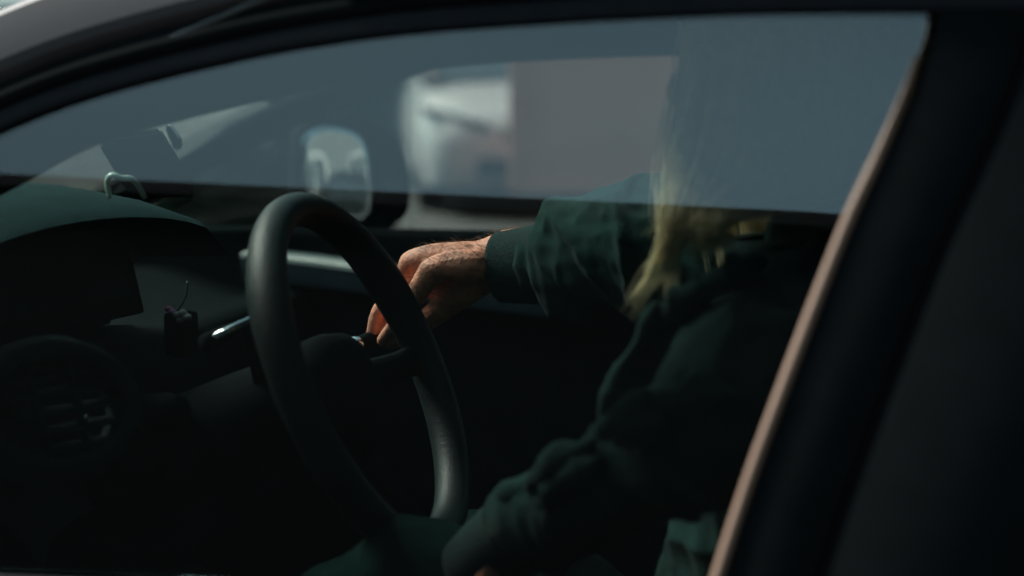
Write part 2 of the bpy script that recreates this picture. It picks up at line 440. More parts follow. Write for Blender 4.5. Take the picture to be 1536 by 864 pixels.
# row behind the car on the far side: seen in the door mirror
building((18.3, 7.7, 0), R(-72), 10, 6, 6.0, mat('grey_render', (.17, .18, .175), .9), 'grey two-storey building with white window frames, reflected in the door mirror', 4, 2)
make_car((10.6, 5.6, 0), R(12), MT['dark'], 'dark parked car behind on the far side, reflected in the door mirror')
bm = bmesh.new(); rs = []
for k in range(61):
    a = R(90 + 70 * k / 60 - 10); d_ = 420
    h_ = 9 + 3.5 * noise.noise(Vector((k * .35, 0, 0)))
    rs.append([Vector((math.cos(a) * d_ * q, math.sin(a) * d_ * q, z)) for q, z in ((.94, -.5), (.97, h_ * .6), (1, h_), (1.1, -.5))])
rings(bm, rs, True, True); tag(mb(bm, 'hills', mat('hill_grass', (0.11, 0.14, 0.13), .95, var=.3, scale=.05), None), kind='structure')
# dark building beside the road, behind the camera: its roof line is mirrored in the door glass
building((-3, -11.0, 0), R(180 - 1), 44, 6, 7.35, MT['dark'], 'long dark-clad building across the pavement, mirrored in the side window', 0, 0)

# ------------------------------------------------------------------ the driver's car
car = empty('driver_car', (0.3, 0.78, 0), 0, label='dark grey car in the foreground, seen through its closed driver\'s window', cat='car')

# inner edge of the near window (image points on the curved glass, then on down the pillar in space)
edge_px = [(0, 192), (100, 152), (200, 122), (300, 97), (400, 75), (500, 58), (600, 45), (700, 36), (800, 29), (900, 23), (1000, 18), (1100, 14), (1200, 12), (1300, 11), (1393, 11)]
top = [atg(*q) for q in edge_px]
front = [Vector((x, yg(z) - (.0), z)) for x, z in ((-.95, .985), (-.75, 1.08), (-.55, 1.165), (-.33, 1.245))]
top = front + top
topc = spline(top, 4)
right_px = [(1393, 11), (1385, 55), (1362, 120), (1335, 182), (1303, 250), (1270, 320), (1225, 432), (1175, 563), (1120, 712), (1070, 864), (1035, 985)]
rightc = spline([atg(*q) for q in right_px], 4)
NRM = lambda p: Vector((0, -1, (0.2 + 0.4 * (p.z - .95)))).normalized()
def outs_of(path, sgn=1):
    o, n = [], []
    for i, p in enumerate(path):
        t = (path[min(i + 1, len(path) - 1)] - path[max(i - 1, 0)]).normalized()
        nn = NRM(p); o.append(nn.cross(t).normalized() * sgn); n.append(nn)
    return o, n
sgn = 1 if outs_of(topc)[0][len(topc) // 2].z > 0 else -1
# extend the rail rearwards past the corner
tailp = [topc[-1] + Vector((.12, 0, .0)), topc[-1] + Vector((.4, .0, -.01)), topc[-1] + Vector((.8, .02, -.06)), topc[-1] + Vector((1.2, .05, -.16))]
rail = topc + tailp
ro, rn = outs_of(rail, sgn)
def sweep(name, prof, m, parent=car, path=rail, o=ro, n=rn, angle=R(50)):
    bm = bmesh.new(); section(bm, path, o, n, prof); return mb(bm, name, m, parent, True, angle=angle)
sweep('window_seal', [(-.003, -.012), (-.003, .006), (.004, .0085), (.012, .007), (.012, -.012)], MT['rubber'])
sweep('door_frame', [(.0125, -.03), (.0125, .008), (.017, .012), (.021, .0135), (.026, .012), (.034, .004), (.036, -.004), (.036, -.03)], MT['matte'])
sweep('a_pillar', [(.041, -.045), (.043, .000), (.047, .010), (.054, .0155), (.074, .0165), (.096, .0155), (.103, .011), (.105, -.006), (.103, -.05), (.07, -.07), (.052, -.066)], MT['paint'], angle=R(24))
sweep('gap_seal', [(.034, -.05), (.034, -.012), (.0425, -.010), (.0425, -.05)], MT['rubber'])

# near door glass
def interp_path(path, n):
    L = [0]
    for a, b in zip(path, path[1:]): L.append(L[-1] + (b - a).length)
    out = []
    for k in range(n + 1):
        d = L[-1] * k / n
        for i in range(len(L) - 1):
            if d <= L[i + 1] + 1e-9:
                t = (d - L[i]) / max(1e-9, L[i + 1] - L[i]); out.append(path[i].lerp(path[i + 1], t)); break
    return out
tp = interp_path(topc, 40); botR = rightc[-1]
SILL = lambda x: 0.935 + 0.075 * (x + .1)
gp = []
for k, T in enumerate(tp):
    s = k / 40
    bx_ = -0.93 + (botR.x + .93) * s; B = Vector((bx_, 0, min(SILL(bx_), .97)))
    col_ = []
    for j in range(25):
        t = j / 24; q = B.lerp(T, t)
        if s > .5: # pull the columns to the bowed rear edge
            rr = interp_path(rightc, 24)[24 - j]; q = q.lerp(Vector((q.x + (rr.x - B.lerp(tp[-1], t).x) * 0, q.y, q.z)), 1)
        col_.append(Vector((q.x, yg(q.z), q.z)))
    gp.append(col_)
# bowed rear edge: shift columns progressively
rr = interp_path(rightc, 24)[::-1]
for k in range(41):
    s = max(0, (k / 40 - .6) / .4)
    for j in range(25):
        last = gp[40][j] if k < 40 else Vector(gp[40][j])
for j in range(25):
    dx = interp(gp[40][j].z, [p.z for p in rr], [p.x for p in rr]) - gp[40][j].x
    for k in range(41):
        s = max(0, (k / 40 - .5) / .5); gp[k][j] = gp[k][j] + Vector((dx * s, 0, 0))
bm = bmesh.new(); sheet(bm, gp, Vector((0, .004, 0.0006))); mb(bm, 'side_window', MT['glass'], car, True, angle=R(60))

# rear edge strip and B pillar
so_, sn_ = outs_of(rightc, 1)
if so_[10].x < 0: so_ = [-v for v in so_]
strip = rightc[6:]; sso, ssn = so_[6:], sn_[6:]
wd = [min(1, .25 + i / 14) for i in range(len(strip))]
bm = bmesh.new()
rs = [[p + o * (a * k) + n_ * b for a, b in [(-.0005, -.004), (-.0005, .004), (.0018, .0068), (.0042, .0075), (.0068, .0055), (.0078, -.004)]] for p, o, n_, k in zip(strip, sso, ssn, wd)]
rings(bm, rs); mb(bm, 'edge_strip', MT['trim'], car, True, angle=R(50))
def pill(name, a0, a1, m, h=.006):
    bm = bmesh.new()
    section(bm, rightc, so_, sn_, [(a0, -.02), (a0, h - .003), (a0 + .004, h), (a1 - .006, h), (a1, h - .004), (a1, -.02)])
    return mb(bm, name, m, car, True, angle=R(40))
pill('b_pillar', .0082, .072, MT['matte'], .004)
pill('pillar_seal', .073, .080, MT['rubber'], -.004)
pill('rear_door_frame', .081, .21, MT['matte'], .005)
pill('rear_window', .211, .75, MT['rearglass'], .002)
# door skin under the window, sill seal
def skin(name, x0, x1, m, z1off=0.0, dz=-.62, y0=-.012):
    rows = []
    for j in range(9):
        t = j / 8
        rows.append([Vector((x, y0 - .045 * math.sin(min(1, t * 1.6) * math.pi / 2) + .05 * max(0, t - .6), SILL(x) - .02 + dz * t)) for x in [x0 + (x1 - x0) * i / 10 for i in range(11)]])
    bm = bmesh.new(); sheet(bm, rows, Vector((0, .03, 0))); return mb(bm, name, m, car, True, angle=R(50))
skin('front_door', -.62, .50, MT['paint']); skin('rear_door', .507, 1.5, MT['paint']); skin('front_wing', -1.9, -.627, MT['paint'])
bm = bmesh.new(); tube(bm, [Vector((x, yg(SILL(x)) - .006, SILL(x) - .012)) for x in [-.95 + i * .18 for i in range(9)]], .010, 8); mb(bm, 'sill_seal', MT['rubber'], car)
bm = bmesh.new(); boxb(bm, (.3, .02, .68), (.2, .028, .03), bev=.01); bm2 = mb(bm, 'door_handle', MT['paint'], car, False); bm2.location.y -= .09
# bonnet, floor, bulkhead, far door card, outer far skin
bm = bmesh.new()
sheet(bm, [[Vector((x, y, .98 - .05 * ((y - .77) / .75) ** 2 * 1.2 - .16 * max(0, (-1.15 - x)) ** 1.3)) for y in [.0 + i * .1925 for i in range(9)]] for x in (-1.12, -1.4, -1.7, -2.0, -2.2)], Vector((0, 0, -.02)))
mb(bm, 'bonnet', MT['paint'], car)
def cbox(name, c, s, m, bev=.0, rot=None, parent=car):
    bm = bmesh.new(); boxb(bm, c, s, rot, bev); return mb(bm, name, m, parent, bev > 0, angle=R(35))
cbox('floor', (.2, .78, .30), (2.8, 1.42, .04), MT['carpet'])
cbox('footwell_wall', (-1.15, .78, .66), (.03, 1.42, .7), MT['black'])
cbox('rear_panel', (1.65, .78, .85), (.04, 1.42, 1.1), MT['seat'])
# near door card under the sill
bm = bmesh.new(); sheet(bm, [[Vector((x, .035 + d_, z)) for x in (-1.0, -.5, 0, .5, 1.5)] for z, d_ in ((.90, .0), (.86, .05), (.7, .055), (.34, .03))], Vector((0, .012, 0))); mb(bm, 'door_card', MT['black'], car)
# far door
FY = 1.50
FS = lambda x: 1.072 + .03 * (x + .3)
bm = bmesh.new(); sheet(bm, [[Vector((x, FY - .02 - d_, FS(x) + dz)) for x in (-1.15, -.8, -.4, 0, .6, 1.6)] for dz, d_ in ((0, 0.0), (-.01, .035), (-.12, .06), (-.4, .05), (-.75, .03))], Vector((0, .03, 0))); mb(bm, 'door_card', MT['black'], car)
bm = bmesh.new(); sheet(bm, [[Vector((x, FY + .03 + d_, FS(x) - .012 + dz)) for x in (-1.6, -1.15, -.8, -.4, 0, .6, 1.6)] for dz, d_ in ((0, 0.0), (-.02, .03), (-.3, .06), (-.72, .02))], Vector((0, .02, 0))); mb(bm, 'far_door', MT['paint'], car)
# far window frame, glass
fw = [at(610, 105, Y=FY), at(690, 96, Y=FY), at(770, 90, Y=FY), at(890, 84, Y=FY), at(1015, 80, Y=FY), at(1180, 78, Y=FY), at(1400, 82, Y=FY)]
fw += [Vector((.9, FY, 1.33)), Vector((1.5, FY, 1.27))]
fw = spline(fw, 3)
bm = bmesh.new(); rings(bm, [[p + Vector((0, dy, dz)) for dy, dz in ((.02, -.004), (-.03, -.002), (-.09, .02), (-.12, .09), (.0, .13), (.03, .06))] for p in fw]); mb(bm, 'roof_rail', MT['liner'], car, True, angle=R(50))
pa, pb = at(610, 105, Y=FY - .01), Vector((-1.12, FY - .05, 1.03))
pil = [pb + (pa - pb) * t + Vector((0, .015 * math.sin(t * math.pi), .018 * math.sin(t * math.pi))) for t in [k / 10 for k in range(11)]] + [fw[2] + Vector((.0, 0, .012))]
bm = bmesh.new(); rings(bm, [[p + Vector((dx, dy, dz)) for dx, dy, dz in ((0, .03, .0), (.01, -.01, -.012), (.02, -.05, -.004), (-.01, -.075, .03), (-.03, -.03, .04), (-.02, .02, .03))] for p in pil]); mb(bm, 'a_pillar', MT['liner'], car, True, angle=R(50))
cbox('b_pillar', (.52, FY + .0, 1.2), (.12, .05, .36), MT['liner'], .01)
fwg = [Vector((-1.1, FY, 1.045))] + pil[2:-1:2] + fw
bm = bmesh.new(); gp2 = []
for p in fwg:
    q = Vector((p.x, FY + .004, FS(p.x) - .02)); gp2.append([q.lerp(Vector((p.x, FY + .004, p.z + .006)), t / 4) for t in range(5)])
sheet(bm, gp2, Vector((0, .004, 0))); mb(bm, 'side_window', MT['screenglass'], car, True, angle=R(60))

# trim of the near pillar and roof rail, roof lining, roof and windscreen
ed = [Vector((-.80, .15, 1.02)), Vector((-.55, .17, 1.10)), at(0, 294, Y=.19), at(60, 262, Y=.20), at(145, 218, Y=.21), at(255, 186, Y=.22), at(400, 151, Y=.23), at(520, 124, Y=.24), at(600, 106, Y=.25), at(700, 90, Y=.24), at(780, 66, Y=.22), at(860, 32, Y=.2)]
ed = spline(ed, 4)
railz = lambda x: interp(x, [q.x for q in rail], [q.z for q in rail])
rows = []
for i, p in enumerate(ed):
    y0 = yg(railz(p.x)) + .012; z0 = railz(p.x) + .022
    a = Vector((p.x, y0, z0)); 
    rows.append([a, a.lerp(p, .5) + Vector((0, .004, -.010)), p + Vector((0, -.012, -.001)), p, p + Vector((0, .006, .012)), p + Vector((0, -.01, .04)), a + Vector((0, .01, .03))])
bm = bmesh.new(); rings(bm, rows); mb(bm, 'pillar_trim', MT['liner'], car, True, angle=R(60))
hdr = [Vector((.14, .135, 1.425)), Vector((.12, .4, 1.448)), Vector((.08, .7, 1.455)), Vector((.0, 1.0, 1.447)), Vector((-.18, 1.25, 1.412)), Vector((-.42, 1.43, 1.368))]
hdr = interp_path(spline(hdr, 4), 12)
def roof_grid(dz):
    out = []
    for t in (0, .08, .2, .4, .65, 1):
        row = []
        for k, h in enumerate(hdr):
            x = h.x + (1.68 - h.x) * t; e = ((h.y - .78) / .66) ** 2
            zz = interp(x, [-.45, -.05, .15, .4, .8, 1.7], [1.42, 1.452, 1.478, 1.488, 1.48, 1.36]) - .05 * e
            if h.y < .2: zz = railz(x) + .05
            if k == len(hdr) - 1: zz = max(zz, interp(x, [q.x for q in fw], [q.z for q in fw]) + .05)
            s_ = min(1, t / .2)
            row.append(Vector((x, h.y, h.z * (1 - s_) + zz * s_ + dz)))
        out.append(row)
    return out
bm = bmesh.new(); sheet(bm, roof_grid(0), Vector((0, 0, .02))); mb(bm, 'roof_lining', MT['liner'], car, True, angle=R(60))
bm = bmesh.new(); sheet(bm, roof_grid(.024), Vector((0, 0, .03))); mb(bm, 'roof', MT['paint'], car, True, angle=R(60))
wsb = [Vector((-.93, .12, 1.0)), Vector((-1.02, .2, 1.01)), Vector((-1.12, .4, 1.015)), Vector((-1.18, .7, 1.015)), Vector((-1.19, .95, 1.015)), Vector((-1.15, 1.25, 1.015)), Vector((-1.12, 1.43, 1.02))]
wsb = interp_path(spline(wsb, 4), 12)
bm = bmesh.new(); sheet(bm, [[a + Vector((-.004, 0, .010)), a.lerp(b, .25) + Vector((0, 0, .022)), a.lerp(b, .5) + Vector((0, 0, .03)), a.lerp(b, .75) + Vector((0, 0, .022)), b] for a, b in zip(hdr, wsb)], Vector((-.002, 0, .004)))
mb(bm, 'windscreen', MT['screenglass'], car, True)

# dashboard
YS = [.07, .12, .2, .3, .42, .6, .8, 1.0, 1.2, 1.42]
XF = [-.15, -.18, -.215, -.27, -.31, -.38, -.48, -.56, -.62, -.64]
ZT = [1.085, 1.095, 1.09, 1.07, 1.06, 1.045, 1.01, .985, .975, .975]
rows = []
for y, xf, zt in zip(YS, XF, ZT):
    rows.append([Vector((x, y, z)) for x, z in ((-1.17, .995), (-.9, 1.0), (xf - .12, zt - .01), (xf - .03, zt), (xf - .006, zt - .006), (xf, zt - .016), (xf + .004, zt - .06), (xf - .01, zt - .13), (xf + .03, zt - .16), (xf + .02, zt - .32), (xf - .12, zt - .42), (-1.1, zt - .42))])
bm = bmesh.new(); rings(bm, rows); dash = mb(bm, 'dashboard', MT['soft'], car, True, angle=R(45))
# ledge and pull panel on the far door card
lp = spline([at(360, 379, Y=1.375), at(430, 387, Y=1.375), at(480, 393, Y=1.375), at(530, 400, Y=1.375), at(640, 414, Y=1.375), at(900, 446, Y=1.375)], 4)
bm = bmesh.new(); rings(bm, [[p + Vector((0, dy, dz)) for dy, dz in ((.07, .001), (.01, .001), (0, -.001), (-.001, -.007), (.004, -.009), (.07, -.009))] for p in lp]); mb(bm, 'door_ledge', MT['light'], car, True, angle=R(50))
bm = bmesh.new(); rings(bm, [[p + Vector((0, dy, dz)) for dy, dz in ((.075, -.010), (.004, -.010), (.002, -.014), (.006, -.040), (.014, -.044), (.075, -.044))] for p in lp]); mb(bm, 'door_panel', MT['panel'], car, True, angle=R(50))
# instrument hood
hood = []
for i in range(17):
    s = i / 16; y = .13 + s * .49; k = math.sin(math.pi * min(1, max(0, s)) ) ** .35 if 0 < s < 1 else 0
    zt = 1.165 + .060 * k; 
    hood.append([Vector((x, y, z)) for x, z in ((-.80, 1.06), (-.66, zt - .03), (-.52, zt), (-.44, zt - .002), (-.36, zt - .012), (-.312 + .02 * (1 - k), zt - .026), (-.300 + .02 * (1 - k), zt - .034), (-.315, zt - .038), (-.40, zt - .042), (-.43, 1.10), (-.45, 1.04), (-.8, 1.0))])
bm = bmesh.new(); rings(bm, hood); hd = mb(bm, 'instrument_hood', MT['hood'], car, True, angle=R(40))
cbox('display', (-.385, .375, 1.125), (.012, .36, .085), MT['screen'], .004, Matrix.Rotation(R(-14), 3, 'Y'), hd)
cbox('display_bezel', (-.394, .375, 1.12), (.012, .42, .12), MT['black'], .004, Matrix.Rotation(R(-14), 3, 'Y'), hd)

# air vent at the near end of the dash
vc = at(92, 612, Y=.12); vn = Vector((.86, -.25, .35)).normalized()
vx = vn.cross(Vector((0, 0, 1))).normalized(); vy = vx.cross(vn)
bm = bmesh.new()
n = 28
rs = []
for k in range(n):
    a = k * 2 * math.pi / n
    c = vc + vx * math.cos(a) * .075 + vy * math.sin(a) * .052; o = (vx * math.cos(a) + vy * math.sin(a)).normalized()
    rs.append([c + o * p + vn * q for p, q in ((-.006, -.03), (-.006, .002), (.0, .006), (.010, .004), (.018, -.012), (.010, -.03))])
rs.append(rs[0]); rings(bm, rs, True, False); bmesh.ops.remove_doubles(bm, verts=bm.verts, dist=1e-6)
vent = mb(bm, 'air_vent', MT['slat'], car, True)
for k in range(5):
    h = -.034 + k * .017; wd_ = .066 * math.sqrt(max(.1, 1 - (h / .052) ** 2))
    bm = bmesh.new(); boxb(bm, (0, 0, 0), (wd_ * 2, .0028, .022), bev=.001)
    Mx = Matrix((vx, vy, vn)).transposed()
    bmesh.ops.transform(bm, matrix=(Mx @ Matrix.Rotation(R(25), 3, 'X')).to_4x4(), verts=bm.verts)
    bmesh.ops.translate(bm, vec=vc + vy * h - vn * .012, verts=bm.verts); mb(bm, 'slat', MT['slat'], vent, False)
for h in (-.022, .022):
    bm = bmesh.new(); boxb(bm, (0, 0, 0), (.003, .09, .012))
    bmesh.ops.transform(bm, matrix=Mx.to_4x4(), verts=bm.verts); bmesh.ops.translate(bm, vec=vc + vx * h - vn * .006, verts=bm.verts); mb(bm, 'vane', MT['slat'], vent, False)
bm = bmesh.new(); ball(bm, vc + vn * .004 + vy * -.012 - vx * .02, .0022, 8); mb(bm, 'thumb_wheel', MT['chrome'], vent)

# steering wheel
WC = Vector((.0067, .42, 1.047)); wn = Vector((.8957, .1612, .4144)).normalized(); wu = Vector((-math.sin(R(25)), 0, math.cos(R(25)))); wy = wu.cross(wn).normalized(); wu = wn.cross(wy)
WR = .179
def wp(a, r=WR, d=0): return WC + wy * math.cos(a) * r + wu * math.sin(a) * r + wn * d
bm = bmesh.new(); rs = []
for k in range(64):
    a = k * 2 * math.pi / 64
    c = wp(a); o = (c - WC).normalized()
    grip = 1 + .10 * math.exp(-((math.sin(a) - .5) / .25) ** 2)
    rs.append([c + o * math.cos(b) * .0165 * grip + wn * math.sin(b) * .0195 * grip for b in [j * 2 * math.pi / 16 for j in range(16)]])
rs.append(rs[0]); rings(bm, rs, True, False); bmesh.ops.remove_doubles(bm, verts=bm.verts, dist=1e-6)
sw = mb(bm, 'steering_wheel', MT['leather'], car, True)
bm = bmesh.new()
hub = []
for d, k in ((-.075, .85), (-.05, 1.0), (-.028, 1.0), (-.016, .93), (-.010, .75), (-.008, .3)):
    hub.append([WC + wn * d + wy * .078 * k * (abs(math.cos(b)) ** .7) * (1 if math.cos(b) > 0 else -1) + wu * (.062 * k * (abs(math.sin(b)) ** .7) * (1 if math.sin(b) > 0 else -1) - .008) for b in [j * 2 * math.pi / 24 for j in range(24)]])
rings(bm, hub); mb(bm, 'hub', MT['soft'], sw, True, angle=R(50))
for a0 in (R(0), R(180), R(270)):
    bm = bmesh.new(); dv = wp(a0) - WC
    tube(bm, [WC + dv * t + wn * (-.035 + .035 * t ** 2) for t in (.3, .5, .75, 1.0)], [(.020, .008), (.017, .008), (.015, .008), (.018, .009)], 10, up=wn)
    mb(bm, 'spoke', MT['soft'], sw)
bm = bmesh.new(); tube(bm, [WC - wn * .07, WC - wn * .14, WC - wn * .30], [(.05, .05), (.062, .055), (.07, .06)], 18); mb(bm, 'column_shroud', MT['soft'], car, angle=R(50))
# stalks
bm = bmesh.new(); tube(bm, [WC - wn * .10 + wy * -.03, at(372, 484, Y=.36), at(340, 500, Y=.33), at(308, 516, Y=.30)], [.008, .0075, .0085, .010], 10); st = mb(bm, 'light_stalk', MT['black'], car)
bm = bmesh.new(); tube(bm, [at(376, 479, Y=.352), at(345, 494, Y=.327), at(318, 508, Y=.304)], [.0035, .004, .004], 8); mb(bm, 'chrome_strip', MT['chrome'], st)
kp = at(548, 512, Y=.655)
bm = bmesh.new(); tube(bm, [WC - wn * .10 + wy * .06, kp + Vector((-.012, -.06, -.012)), kp + Vector((-.004, -.01, -.003)), kp + Vector((.004, .02, .004))], [.010, .008, .0095, .008], 10); st2 = mb(bm, 'wiper_stalk', MT['black'], car)
bm = bmesh.new()
a_, b_ = kp + Vector((-.006, -.02, -.005)), kp + Vector((-.004, -.009, -.003)); tube(bm, [a_, a_.lerp(b_, .5), b_], [.0105, .0118, .0105], 14); mb(bm, 'ring', MT['chrome'], st2)
bm = bmesh.new(); c = at(266, 620, Y=.33); tube(bm, [c + Vector((-.08, .02, -.01)), c + Vector((-.012, 0, 0)), c + Vector((.006, 0, .003))], [.018, .020, .015], 14); mb(bm, 'knob', MT['soft'], car)

# seats
def seat(Y, x):
    s = empty('seat', (x, Y, .32)); s.parent = car; s.matrix_parent_inverse = wm(car).inverted()
    bm = bmesh.new(); boxb(bm, (x - .05, Y, .44), (.52, .50, .2), bev=.06); mb(bm, 'cushion', MT['seat'], s, angle=R(40))
    bm = bmesh.new(); boxb(bm, (x + .30, Y, .82), (.16, .48, .66), Matrix.Rotation(R(14), 3, 'Y'), .06); mb(bm, 'backrest', MT['seat'], s, angle=R(40))
    bm = bmesh.new(); boxb(bm, (x + .385, Y, 1.27), (.10, .27, .19), Matrix.Rotation(R(14), 3, 'Y'), .04); mb(bm, 'headrest', MT['seat'], s, angle=R(40))
seat(.42, .42); seat(1.12, .52)
# gear console
cbox('centre_console', (-.22, .77, .47), (.5, .2, .30), MT['carpet'], .03)

# far door mirror
mc = at(503, 255, Y=1.70)
vdir = (mc - CAM).normalized(); tgt = Vector((.955, .30, .03)).normalized()
mn = (tgt - vdir).normalized()
mx = Vector((0, 0, 1)).cross(mn).normalized(); my = mn.cross(mx)
if mx.dot(VR) < 0: mx = -mx
def mproj(px, py, off=0.0):
    q = VV + VR * ((px - 768) / FPX) - VU * ((py - 432) / FPX)
    t = ((mc + mn * off) - CAM).dot(mn) / q.dot(mn); return CAM + q * t
gl_px = [(449, 204), (462, 192), (480, 184), (505, 186), (530, 193), (545, 205), (553, 230), (558, 262), (560, 300), (557, 325), (545, 336), (500, 338), (462, 330), (452, 300), (449, 255)]
ho_px = [(443, 196), (456, 182), (482, 172), (520, 174), (556, 186), (585, 207), (602, 232), (607, 262), (609, 300), (604, 322), (588, 336), (562, 347), (510, 352), (458, 344), (444, 310), (441, 255)]
bm = bmesh.new()
gpts = [mproj(*q) for q in gl_px]; gcn = sum(gpts, Vector()) / len(gpts)
def bowl(pts, c, k): return [c + (p - c) * k for p in pts]
r_ = []
for k in (1, .8, .55, .3, .1): r_.append([q + mn * (.004 + .0017 * (1 - k * k)) for q in bowl(gpts, gcn, k)])
rings(bm, [[q - mn * .004 for q in gpts]] + r_, True, True)
dm = empty('door_mirror', (mc.x, FY + .06, mc.z - .11)); dm.parent = car; dm.matrix_parent_inverse = wm(car).inverted()
mb(bm, 'mirror_glass', MT['mirror'], dm, True)
hp = [Vector(p) for p in spline([mproj(*q) for q in ho_px + ho_px[:1]], 3)[:-1]]; hc = sum(hp, Vector()) / len(hp)
bm = bmesh.new()
rings(bm, [[q - mn * .006 for q in bowl(hp, hc, .80)], [q + mn * .000 for q in bowl(hp, hc, .93)], [q + mn * .012 for q in bowl(hp, hc, .985)], [q + mn * .004 for q in hp], [q - mn * .03 for q in bowl(hp, hc + VR * .02, .93)], [q - mn * .06 for q in bowl(hp, hc + VR * .035, .75)], [q - mn * .085 for q in bowl(hp, hc + VR * .045, .45)]])
mb(bm, 'mirror_housing', MT['black'], dm, True, angle=R(60))
bm = bmesh.new(); tube(bm, [mc - mn * .04 + Vector((0, 0, -.08)), Vector((mc.x - .0, FY + .06, 1.06)), Vector((mc.x - .02, FY + .03, 1.05))], [(.03, .02), (.035, .02), (.045, .025)], 10); mb(bm, 'mirror_arm', MT['black'], dm)

# ------------------------------------------------------------------ things on the dashboard
hz = 1.214
ph = empty('phone_holder', at(215, 292, Y=.40), 0, label='dark slab-shaped phone holder standing on the instrument hood, top fading into the roof', cat='phone holder')
def pquad(pts, d, name, m, Y=.40, parent=ph, bev=.003):
    bm = bmesh.new(); prism(bm, [at(x, y, Y=Y) for x, y in pts], d)
    bmesh.ops.bevel(bm, geom=list(bm.edges), offset=bev, segments=2, affect='EDGES'); return mb(bm, name, m, parent, False)
pquad([(147, 218), (180, 272), (197, 298), (292, 298), (282, 268), (238, 196), (170, 205)], (-.006, .012, .003), 'plate', MT['black'])
pquad([(246, 190), (254, 188), (275, 218), (268, 228), (262, 229)], (-.008, .014, .003), 'clamp_jaw', MT['matte'], .395)
bm = bmesh.new(); tube(bm, spline([at(254, 187, Y=.39), at(262, 197, Y=.39), at(270, 210, Y=.39)], 4), .0009, 6); mb(bm, 'metal_edge', MT['chrome'], ph)
bm = bmesh.new()
cp = spline([at(165, 298, Y=.36), at(161, 280, Y=.36), at(163, 267, Y=.36), at(170, 263, Y=.36), at(182, 267, Y=.37), at(196, 268, Y=.38), at(207, 278, Y=.39), at(218, 298, Y=.40)], 5)
tube(bm, cp, [(.0015 + .0022 * math.exp(-((i - 13) / 9) ** 2), .003) for i in range(len(cp))], 8)
g_ = mb(bm, 'curved_clip', MT['clip'], None); tag(g_, 'thin pale green curved clip arching over the hood at the dark slab\'s foot', 'clip')
# dangling charm near the column
ch = empty('key_charm', at(268, 478, Y=.46), 0, label='small pink and clear bead charm on a thin cord behind the steering wheel', cat='charm')
bm = bmesh.new(); tube(bm, spline([at(281, 422, Y=.46), at(280, 440, Y=.46), at(272, 458, Y=.46), at(262, 470, Y=.46)], 5), .0012, 6); mb(bm, 'cord', MT['cord'], ch)
for (x, y, r, m) in ((252, 463, .004, 'pink'), (258, 468, .0045, 'pink'), (266, 472, .005, 'bead'), (274, 470, .0055, 'bead'), (281, 476, .005, 'bead'), (270, 480, .0045, 'bead')):
    bm = bmesh.new(); ball(bm, at(x, y, Y=.46), (r, r, r * .8), 10); mb(bm, 'bead', MT[m], ch)
cbox('ignition_switch', at(272, 500, Y=.49), (.03, .03, .05), MT['black'], .008)

# ------------------------------------------------------------------ the driver
def voxel(bm, size, smooth_it=6):
    me = bpy.data.meshes.new('tmp'); bmesh.ops.recalc_face_normals(bm, faces=bm.faces); bm.to_mesh(me); bm.free()
    o = bpy.data.objects.new('tmp', me); COL.objects.link(o)
    m = o.modifiers.new('r', 'REMESH'); m.mode = 'VOXEL'; m.voxel_size = size
    s = o.modifiers.new('s', 'SMOOTH'); s.iterations = smooth_it; s.factor = .5
    dg = bpy.context.evaluated_depsgraph_get(); dg.update()
    out = bpy.data.meshes.new_from_object(o.evaluated_get(dg))
    bpy.data.objects.remove(o); bpy.data.meshes.remove(me)
    return out
def limb(bm, pts, rad, n=14, m=4, ends=True):
    p = spline(pts, m)
    r = lerp_list([Vector(x) if isinstance(x, (tuple, list)) else Vector((x, x)) for x in rad], m)
    tube(bm, p, [(q.x, q.y) for q in r], n)
    if ends:
        ball(bm, p[0], min(r[0].x, r[0].y) * .98); ball(bm, p[-1], min(r[-1].x, r[-1].y) * .98)

HC = at(1185, 105, Y=.46)                     # head centre
neck = HC + Vector((.05, .0, -.15)); chest = HC + Vector((.10, .0, -.34)); pelvis = Vector((HC.x + .10, .42, .60))
shR, elR, wrR = HC + Vector((.05, .17, -.215)), at(972, 378, Y=.655), at(748, 399, Y=.70)
shL, elL, wrL = HC + Vector((.06, -.16, -.245)), at(1085, 645, Y=.15), at(772, 802, Y=.25)
bm = bmesh.new()
# torso, neck, head
limb(bm, [pelvis, pelvis.lerp(chest, .5) + Vector((.02, 0, 0)), chest, neck + Vector((0, 0, -.06))], [(.15, .11), (.14, .10), (.16, .11), (.09, .07)], 18)
limb(bm, [neck + Vector((.0, 0, -.08)), neck, HC + Vector((.02, 0, -.05))], [.06, .055, .055])
ball(bm, HC + Vector((.012, 0, .03)), (.098, .078, .092), 20); ball(bm, HC + Vector((-.03, 0, -.035)), (.065, .062, .075), 16); ball(bm, HC + Vector((-.055, 0, -.085)), (.032, .034, .026), 12)
limb(bm, [HC + Vector((-.088, 0, .015)), HC + Vector((-.108, 0, -.02)), HC + Vector((-.098, 0, -.032))], [.008, .013, .010], 8)   # nose
for s in (-1, 1):
    ball(bm, HC + Vector((-.078, s * .033, .012)), (.014, .017, .012), 10)     # brow and lids
    ball(bm, HC + Vector((.012, s * .08, -.01)), (.018, .008, .03), 10)        # ear
ball(bm, HC + Vector((-.088, 0, -.058)), (.010, .024, .006), 10); ball(bm, HC + Vector((-.086, 0, -.070)), (.010, .020, .006), 10)
# arms
limb(bm, [neck + Vector((.03, .05, -.07)), shR], [.055, .055]); limb(bm, [neck + Vector((.03, -.05, -.07)), shL], [.055, .055])
limb(bm, [shR, elR, wrR + Vector((.03, 0, .0))], [.05, .042, .030]); limb(bm, [shL, elL, elL.lerp(wrL, .5), wrL], [.05, .034, .027, .024])
